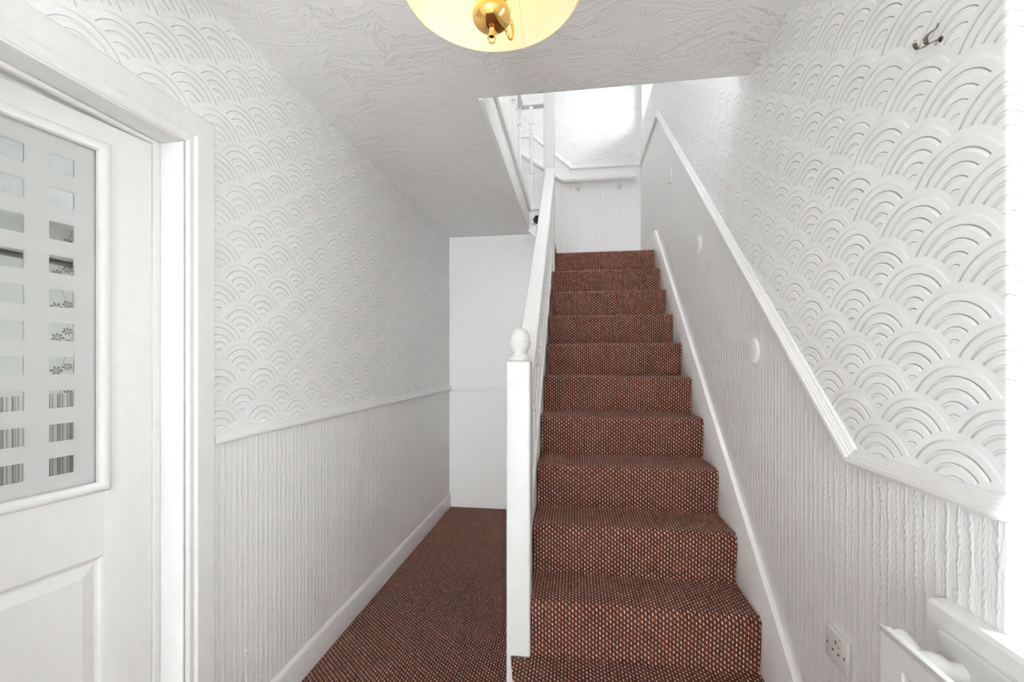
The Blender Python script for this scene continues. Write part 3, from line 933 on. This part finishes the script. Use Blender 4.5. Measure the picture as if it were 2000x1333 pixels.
# ================================================================== WALL HANDRAIL upstairs
wr = tag(empty('wall_handrail', (0.2, YF, 3.15)), 'round white handrail on brackets along the far upper wall', 'handrail')
ry = YF - 0.065
path = [(0.605, ry, 3.156), (-0.12, ry, 3.156), (-0.145, ry, 3.166), (-0.62, ry, 3.505), (-1.02, ry, 3.785)]
sobj(MB().tube(path, 0.029, 16), 'rail', m_gloss, wr, angle=60)
for bx in (0.032, 0.452):
    br = sobj(MB().lathe([(0.0, 0.007), (0.023, 0.006), (0.028, 0.0), (0.028, -0.002)], (bx, YF, 3.088), 18, Matrix.Rotation(math.pi / 2, 4, 'X')), 'bracket', m_gloss, wr)
    sobj(MB().tube([(bx, YF - 0.004, 3.088), (bx, YF - 0.045, 3.092), (bx, ry - 0.0, 3.115), (bx, ry, 3.135)], 0.006, 8), 'bracket_arm', m_gloss, br)
    for dx, dz in ((-0.013, 0.008), (0.013, 0.008), (0.0, -0.014)):
        sobj(MB().lathe([(0, 0.0105), (0.0045, 0.009), (0.0048, 0.004)], (bx + dx, YF, 3.088 + dz), 8, Matrix.Rotation(math.pi / 2, 4, 'X')), 'screw', m_screw, br)

# ================================================================== ROUND BOSSES on the stair wall
BP = [(1.752, 1.335), (2.487, 1.925), (3.205, 2.592)]
BL = ['round white wall boss beside the middle stairs, lowest of three', 'round white wall boss halfway up the stair wall', 'round white wall boss high on the stair wall near the top step']
bprof = [(0.0, 0.0105), (0.038, 0.0100), (0.044, 0.0088), (0.0475, 0.006), (0.049, 0.003), (0.051, 0.0)]
bosm = MB().lathe(bprof, (0, 0, 0), 32, Matrix.Rotation(-math.pi / 2, 4, 'Y')).mesh('wall_boss', m_wall_b)
for (y_, z_), l_ in zip(BP, BL):
    o = link('wall_boss', bosm, None, (XR, y_, z_))
    tag(o, l_, 'wall boss', 'old handrail bosses on the stair wall')

# ================================================================== CURTAIN BRACKET
cb = tag(empty('curtain_bracket', (XR, 0.907, 1.888)), 'small tarnished metal curtain hook bracket high on the embossed wall', 'bracket')
def strip(pts, wdt, th, ax):
    """flat strip along pts (list of 3-vectors) with width along ax"""
    mb = MB(); ax = Vector(ax); P = [Vector(p) for p in pts]; vs = []
    for i, p in enumerate(P):
        t = (P[min(i + 1, len(P) - 1)] - P[max(i - 1, 0)]).normalized(); n_ = t.cross(ax).normalized()
        wd_ = wdt[i] if isinstance(wdt, list) else wdt
        for a, b_ in ((-1, -1), (1, -1), (1, 1), (-1, 1)): vs.append(p + ax * a * wd_ / 2 + n_ * b_ * th / 2)
    n = len(P)
    fs = [(i * 4 + k, i * 4 + (k + 1) % 4, (i + 1) * 4 + (k + 1) % 4, (i + 1) * 4 + k) for i in range(n - 1) for k in range(4)] + [(3, 2, 1, 0), tuple((n - 1) * 4 + k for k in range(4))]
    return mb.add(vs, fs)
strip([(0.001, 0.0, 0.0), (-0.010, 0.0, 0.0), (-0.026, 0.002, -0.006), (-0.040, 0.004, -0.012), (-0.047, 0.006, -0.012), (-0.051, 0.008, -0.005), (-0.052, 0.009, 0.003)], [0.006, 0.006, 0.008, 0.013, 0.015, 0.015, 0.013], 0.0022, (0, 0.9, 0.35)).obj('hook_arm', m_oldbrass, cb)
strip([(0.0, 0.006, 0.040), (-0.004, 0.005, 0.030), (-0.014, 0.004, 0.024), (-0.026, 0.004, 0.016), (-0.031, 0.004, 0.008), (-0.030, 0.004, -0.002), (-0.026, 0.004, -0.004)], [0.003, 0.004, 0.006, 0.010, 0.014, 0.014, 0.008], 0.002, (0, 0.9, 0.35)).obj('upper_hook', m_oldbrass, cb)
MB().lathe([(0, 0.004), (0.005, 0.003), (0.006, 0.0)], (0, -0.002, 0.0), 10, Matrix.Rotation(-math.pi / 2, 4, 'Y')).obj('screw', m_screw, cb)

cb.scale = (0.72, 0.8, 0.85)
# ================================================================== SOCKET
sk = tag(empty('power_socket', (XR, 1.216, 0.570)), 'white switched electrical wall socket beside the stair foot', 'socket')
sp = MB().box(-0.010, 0.0, -0.048, 0.048, -0.043, 0.043).obj('faceplate', m_plastic, sk, bevel=0.004, seg=3)
MB().box(-0.0135, -0.010, -0.028, -0.014, 0.010, 0.034).obj('switch', m_plastic, sk, bevel=0.0015)
for (a, b_, w_, h_) in ((0.0, 0.016, 0.004, 0.010), (0.012, -0.008, 0.007, 0.0045), (-0.012, -0.008, 0.007, 0.0045)):
    MB().box(-0.0104, -0.0098, a - w_ / 2, a + w_ / 2, b_ - h_ / 2, b_ + h_ / 2).obj('pin_hole', m_black, sk, smooth=False)
for a in (-0.036, 0.036):
    MB().lathe([(0, 0.0108), (0.0032, 0.0106), (0.0035, 0.0095)], (0, a, -0.002), 10, Matrix.Rotation(-math.pi / 2, 4, 'Y')).obj('screw', m_screw, sk)
MB().box(-0.0138, -0.0134, -0.024, -0.0185, 0.014, 0.016).obj('switch_mark', m_screw, sk, smooth=False)

# ================================================================== RADIATOR
ra = tag(empty('radiator', (0.57, 0.1, 0.15)), 'white double panel radiator standing under the hall window sill', 'radiator')
RTZ, RBZ, RYE, RYS = 0.838, 0.16, 0.847, -0.62
def rad_panel(xf, sgn, name):
    """pressed steel panel with vertical flutes; xf outer face"""
    mb = MB(); n = 44; zs = [RBZ, RBZ + 0.045, RBZ + 0.065, RTZ - 0.065, RTZ - 0.045, RTZ]
    ys = []
    y_ = RYS
    cols = []
    pit = 0.0333
    k = 0
    ylist = [RYS, RYS + 0.028]
    while y_ + pit < RYE - 0.05:
        y_ = RYS + 0.028 + k * pit
        ylist += [y_ + 0.006, y_ + 0.016, y_ + 0.024, y_ + 0.031]
        k += 1
    ylist = [q for q in ylist if q < RYE - 0.03] + [RYE - 0.026, RYE]
    flut = lambda q: 0.0 if (q <= RYS + 0.03 or q >= RYE - 0.03) else (-0.010 if 0.004 < ((q - RYS - 0.028) % pit) < 0.020 else 0.0)
    vs = []
    for q in ylist:
        for j, z_ in enumerate(zs):
            d_ = flut(q) if j in (2, 3) else 0.0
            vs.append((xf - sgn * 0 + (-sgn) * d_ * -1 * -1, q, z_))
    m2 = len(zs)
    fs = [(i * m2 + j, (i + 1) * m2 + j, (i + 1) * m2 + j + 1, i * m2 + j + 1) for i in range(len(ylist) - 1) for j in range(m2 - 1)]
    nv = len(vs)
    for q in (RYS, RYE):
        for z_ in (RBZ, RTZ): vs.append((xf + sgn * 0.012, q, z_))
    mb.add(vs, fs)
    xb = xf + sgn * 0.014
    mb.add([(xb, RYS, RBZ), (xb, RYE, RBZ), (xb, RYE, RTZ), (xb, RYS, RTZ)], [(0, 1, 2, 3)])
    a0, a1 = min(xf, xb), max(xf, xb)
    for (ya, yb) in ((RYS, RYS), (RYE, RYE)):
        mb.add([(a0, ya, RBZ), (a1, ya, RBZ), (a1, ya, RTZ), (a0, ya, RTZ)], [(0, 1, 2, 3)])
    for z_ in (RBZ, RTZ):
        mb.add([(a0, RYS, z_), (a1, RYS, z_), (a1, RYE, z_), (a0, RYE, z_)], [(0, 1, 2, 3)])
    return sobj(mb, name, m_rad, ra, angle=30)
rad_panel(0.526, 1, 'front_panel')
rad_panel(0.628, -1, 'back_panel')
# seam lip along the top of each panel
sobj(MB().box(0.5235, 0.529, RYS, RYE + 0.003, RTZ - 0.006, RTZ + 0.004), 'seam', m_rad, ra, bevel=0.0015)
sobj(MB().box(0.623, 0.629, RYS, RYE + 0.003, RTZ - 0.006, RTZ + 0.002), 'seam', m_rad, ra, bevel=0.0015)
# connector between the panels at the top corner with its vent plug
cz_ = 0.800
cn = sobj(MB().tube([(0.538, 0.800, cz_), (0.548, 0.800, cz_ + 0.002), (0.558, 0.800, cz_ + 0.003), (0.570, 0.800, cz_ + 0.003), (0.582, 0.800, cz_ + 0.002), (0.592, 0.800, cz_ - 0.002), (0.616, 0.800, cz_ - 0.004)], [0.016, 0.018, 0.023, 0.024, 0.022, 0.017, 0.016], 18), 'connector', m_plastic, ra, angle=60)
sobj(MB().tube([(0.560, 0.806, cz_ + 0.006), (0.560, 0.835, cz_ + 0.012), (0.560, 0.852, cz_ + 0.014), (0.560, 0.858, cz_ + 0.015)], [0.015, 0.0155, 0.0175, 0.0165], 16), 'vent_plug', m_plastic, cn, angle=50)
sobj(MB().tube([(0.560, 0.8575, cz_ + 0.015), (0.560, 0.8600, cz_ + 0.0152)], 0.010, 12), 'vent_recess', m_black, cn)
sobj(MB().tube([(0.577, 0.80, 0.0), (0.577, 0.80, 0.16), (0.577, 0.80, cz_ - 0.01)], 0.010, 10), 'pipe', m_plastic, ra)
# convector fins between the panels
fin = MB()
for i in range(30):
    y_ = RYS + 0.06 + i * 0.045
    if y_ > 0.74: break
    fin.box(0.545, 0.610, y_, y_ + 0.002, 0.2, 0.78)
sobj(fin, 'convector_fins', m_rad, ra, smooth=False)
for y_ in (RYS + 0.2, RYE - 0.25):
    sobj(MB().box(0.624, XR, y_, y_ + 0.03, 0.35, 0.38), 'wall_bracket', m_rad, ra, smooth=False)

# ================================================================== PENDANT LAMP
LX, LY, RIMZ = -0.160, 0.834, 1.3 + 0.722
lamp = tag(empty('pendant_lamp', (LX, LY, CEIL)), 'brass ceiling pendant lamp with glowing cream fabric shade', 'lamp')
RB = 0.175
sh = MB()
SEG = 64
prof_s = [(RB, RIMZ), (RB - 0.004, RIMZ + 0.012), (RB - 0.035, RIMZ + 0.10), (RB - 0.075, RIMZ + 0.19), (RB - 0.09, RIMZ + 0.225)]
shade_v = []
for r_, z_ in prof_s:
    for k in range(SEG):
        a = 2 * math.pi * k / SEG; shade_v.append((r_ * math.cos(a), r_ * math.sin(a), z_ - CEIL))
sh.add(shade_v, [(i * SEG + k, i * SEG + (k + 1) % SEG, (i + 1) * SEG + (k + 1) % SEG, (i + 1) * SEG + k) for i in range(len(prof_s) - 1) for k in range(SEG)])
shade = sh.obj('shade', m_shade, lamp, angle=80)
shade['label'] = 'cream fabric cone shade'
rim = [(RB * math.cos(2 * math.pi * k / SEG), RB * math.sin(2 * math.pi * k / SEG), RIMZ - CEIL) for k in range(SEG + 1)]
MB().tube(rim, 0.0018, 6, cap=False).obj('rim', m_shade, shade)
trim = [((RB - 0.09) * math.cos(2 * math.pi * k / 40), (RB - 0.09) * math.sin(2 * math.pi * k / 40), RIMZ + 0.225 - CEIL) for k in range(41)]
MB().tube(trim, 0.0018, 6, cap=False).obj('rim', m_shade, shade)
# overlapping seam of the cloth, on the far side
a = math.radians(76)
seam = [((r_ - 0.0012) * math.cos(a), (r_ - 0.0012) * math.sin(a), z_ - CEIL) for r_, z_ in prof_s]
MB().tube(seam, 0.0016, 6).obj('seam', m_shade, shade)
BZ = 1.3 + 0.667 - CEIL
MB().lathe([(0.0375 * math.cos(math.radians(t)), 0.0265 * math.sin(math.radians(t))) for t in range(-90, 91, 9)], (0.0, 0.0, BZ), 36).obj('ball', m_brass, lamp, angle=60)
MB().lathe([(0.0, BZ - 0.036), (0.003, BZ - 0.036), (0.003, BZ - 0.040), (0.0048, BZ - 0.040), (0.0050, BZ - 0.030), (0.0062, BZ - 0.026), (0.0062, BZ - 0.022)], (0, 0, 0), 16).obj('bottom_finial', m_brass, lamp)
MB().lathe([(0.0, BZ - 0.0395), (0.0028, BZ - 0.0392)], (0, 0, 0), 12).obj('finial_hole', m_black, lamp)
ringp = [(0.0065 * math.cos(t), 0.003 * math.cos(t), BZ - 0.044 + 0.0085 * math.sin(t)) for t in [2 * math.pi * i / 20 for i in range(21)]]
MB().tube(ringp, 0.0017, 8, cap=False).obj('pull_ring', m_brass, lamp)
MB().lathe([(0.018, BZ + 0.022), (0.026, BZ + 0.026), (0.030, BZ + 0.032), (0.030, BZ + 0.060), (0.026, BZ + 0.064), (0.016, BZ + 0.066)], (0, 0, 0), 24).obj('lampholder', m_brass, lamp)
MB().lathe([(0.0, BZ + 0.066), (0.014, BZ + 0.068), (0.016, BZ + 0.080), (0.029, BZ + 0.105), (0.031, BZ + 0.120), (0.024, BZ + 0.142), (0.012, BZ + 0.152), (0.0, BZ + 0.155)], (0, 0, 0), 24).obj('bulb', m_bulb, lamp)
MB().tube([(0.034, -0.008, BZ + 0.05), (0.042, -0.010, BZ + 0.09), (0.042, -0.010, BZ + 0.15), (0.030, -0.006, BZ + 0.185), (0.006, 0, BZ + 0.20), (0.0, 0, BZ + 0.22), (0, 0, -0.05)], 0.004, 8).obj('stem', m_brass, lamp)
MB().lathe([(0.006, -0.055), (0.012, -0.05), (0.040, -0.030), (0.052, -0.012), (0.054, -0.001)], (0, 0, 0), 28).obj('ceiling_rose', m_brass, lamp)
for k, ang in enumerate((58,)):
    a = math.radians(ang); ca, sa = math.cos(a), math.sin(a)
    pts = []
    for (r_, z_) in ((0.026, 0.040), (0.034, 0.020), (0.042, 0.000), (0.052, -0.012), (0.060, -0.010), (0.063, 0.004), (0.062, 0.018), (0.057, 0.024), (0.054, 0.020), (0.056, 0.016)):
        pts.append((r_ * ca, r_ * sa, BZ + z_))
    sm_ = []
    for i in range(len(pts) - 1):
        for t in range(4):
            p0, p1, p2, p3 = (Vector(pts[max(0, min(len(pts) - 1, i + q))]) for q in (-1, 0, 1, 2)); t_ = t / 4
            sm_.append(0.5 * ((2 * p1) + (p2 - p0) * t_ + (2 * p0 - 5 * p1 + 4 * p2 - p3) * t_ ** 2 + (3 * p1 - p0 - 3 * p2 + p3) * t_ ** 3))
    sm_.append(Vector(pts[-1]))
    MB().tube(sm_, 0.0030, 10).obj('scroll_arm', m_brass, lamp, angle=60)
pl = bpy.data.lights.new('bulb_light', 'POINT'); pl.energy = 0.75; pl.color = (1.0, 0.80, 0.52); pl.shadow_soft_size = 0.035
po = bpy.data.objects.new('bulb_light', pl); COL.objects.link(po); po.location = (LX - 0.045, LY - 0.01, CEIL + BZ + 0.125)
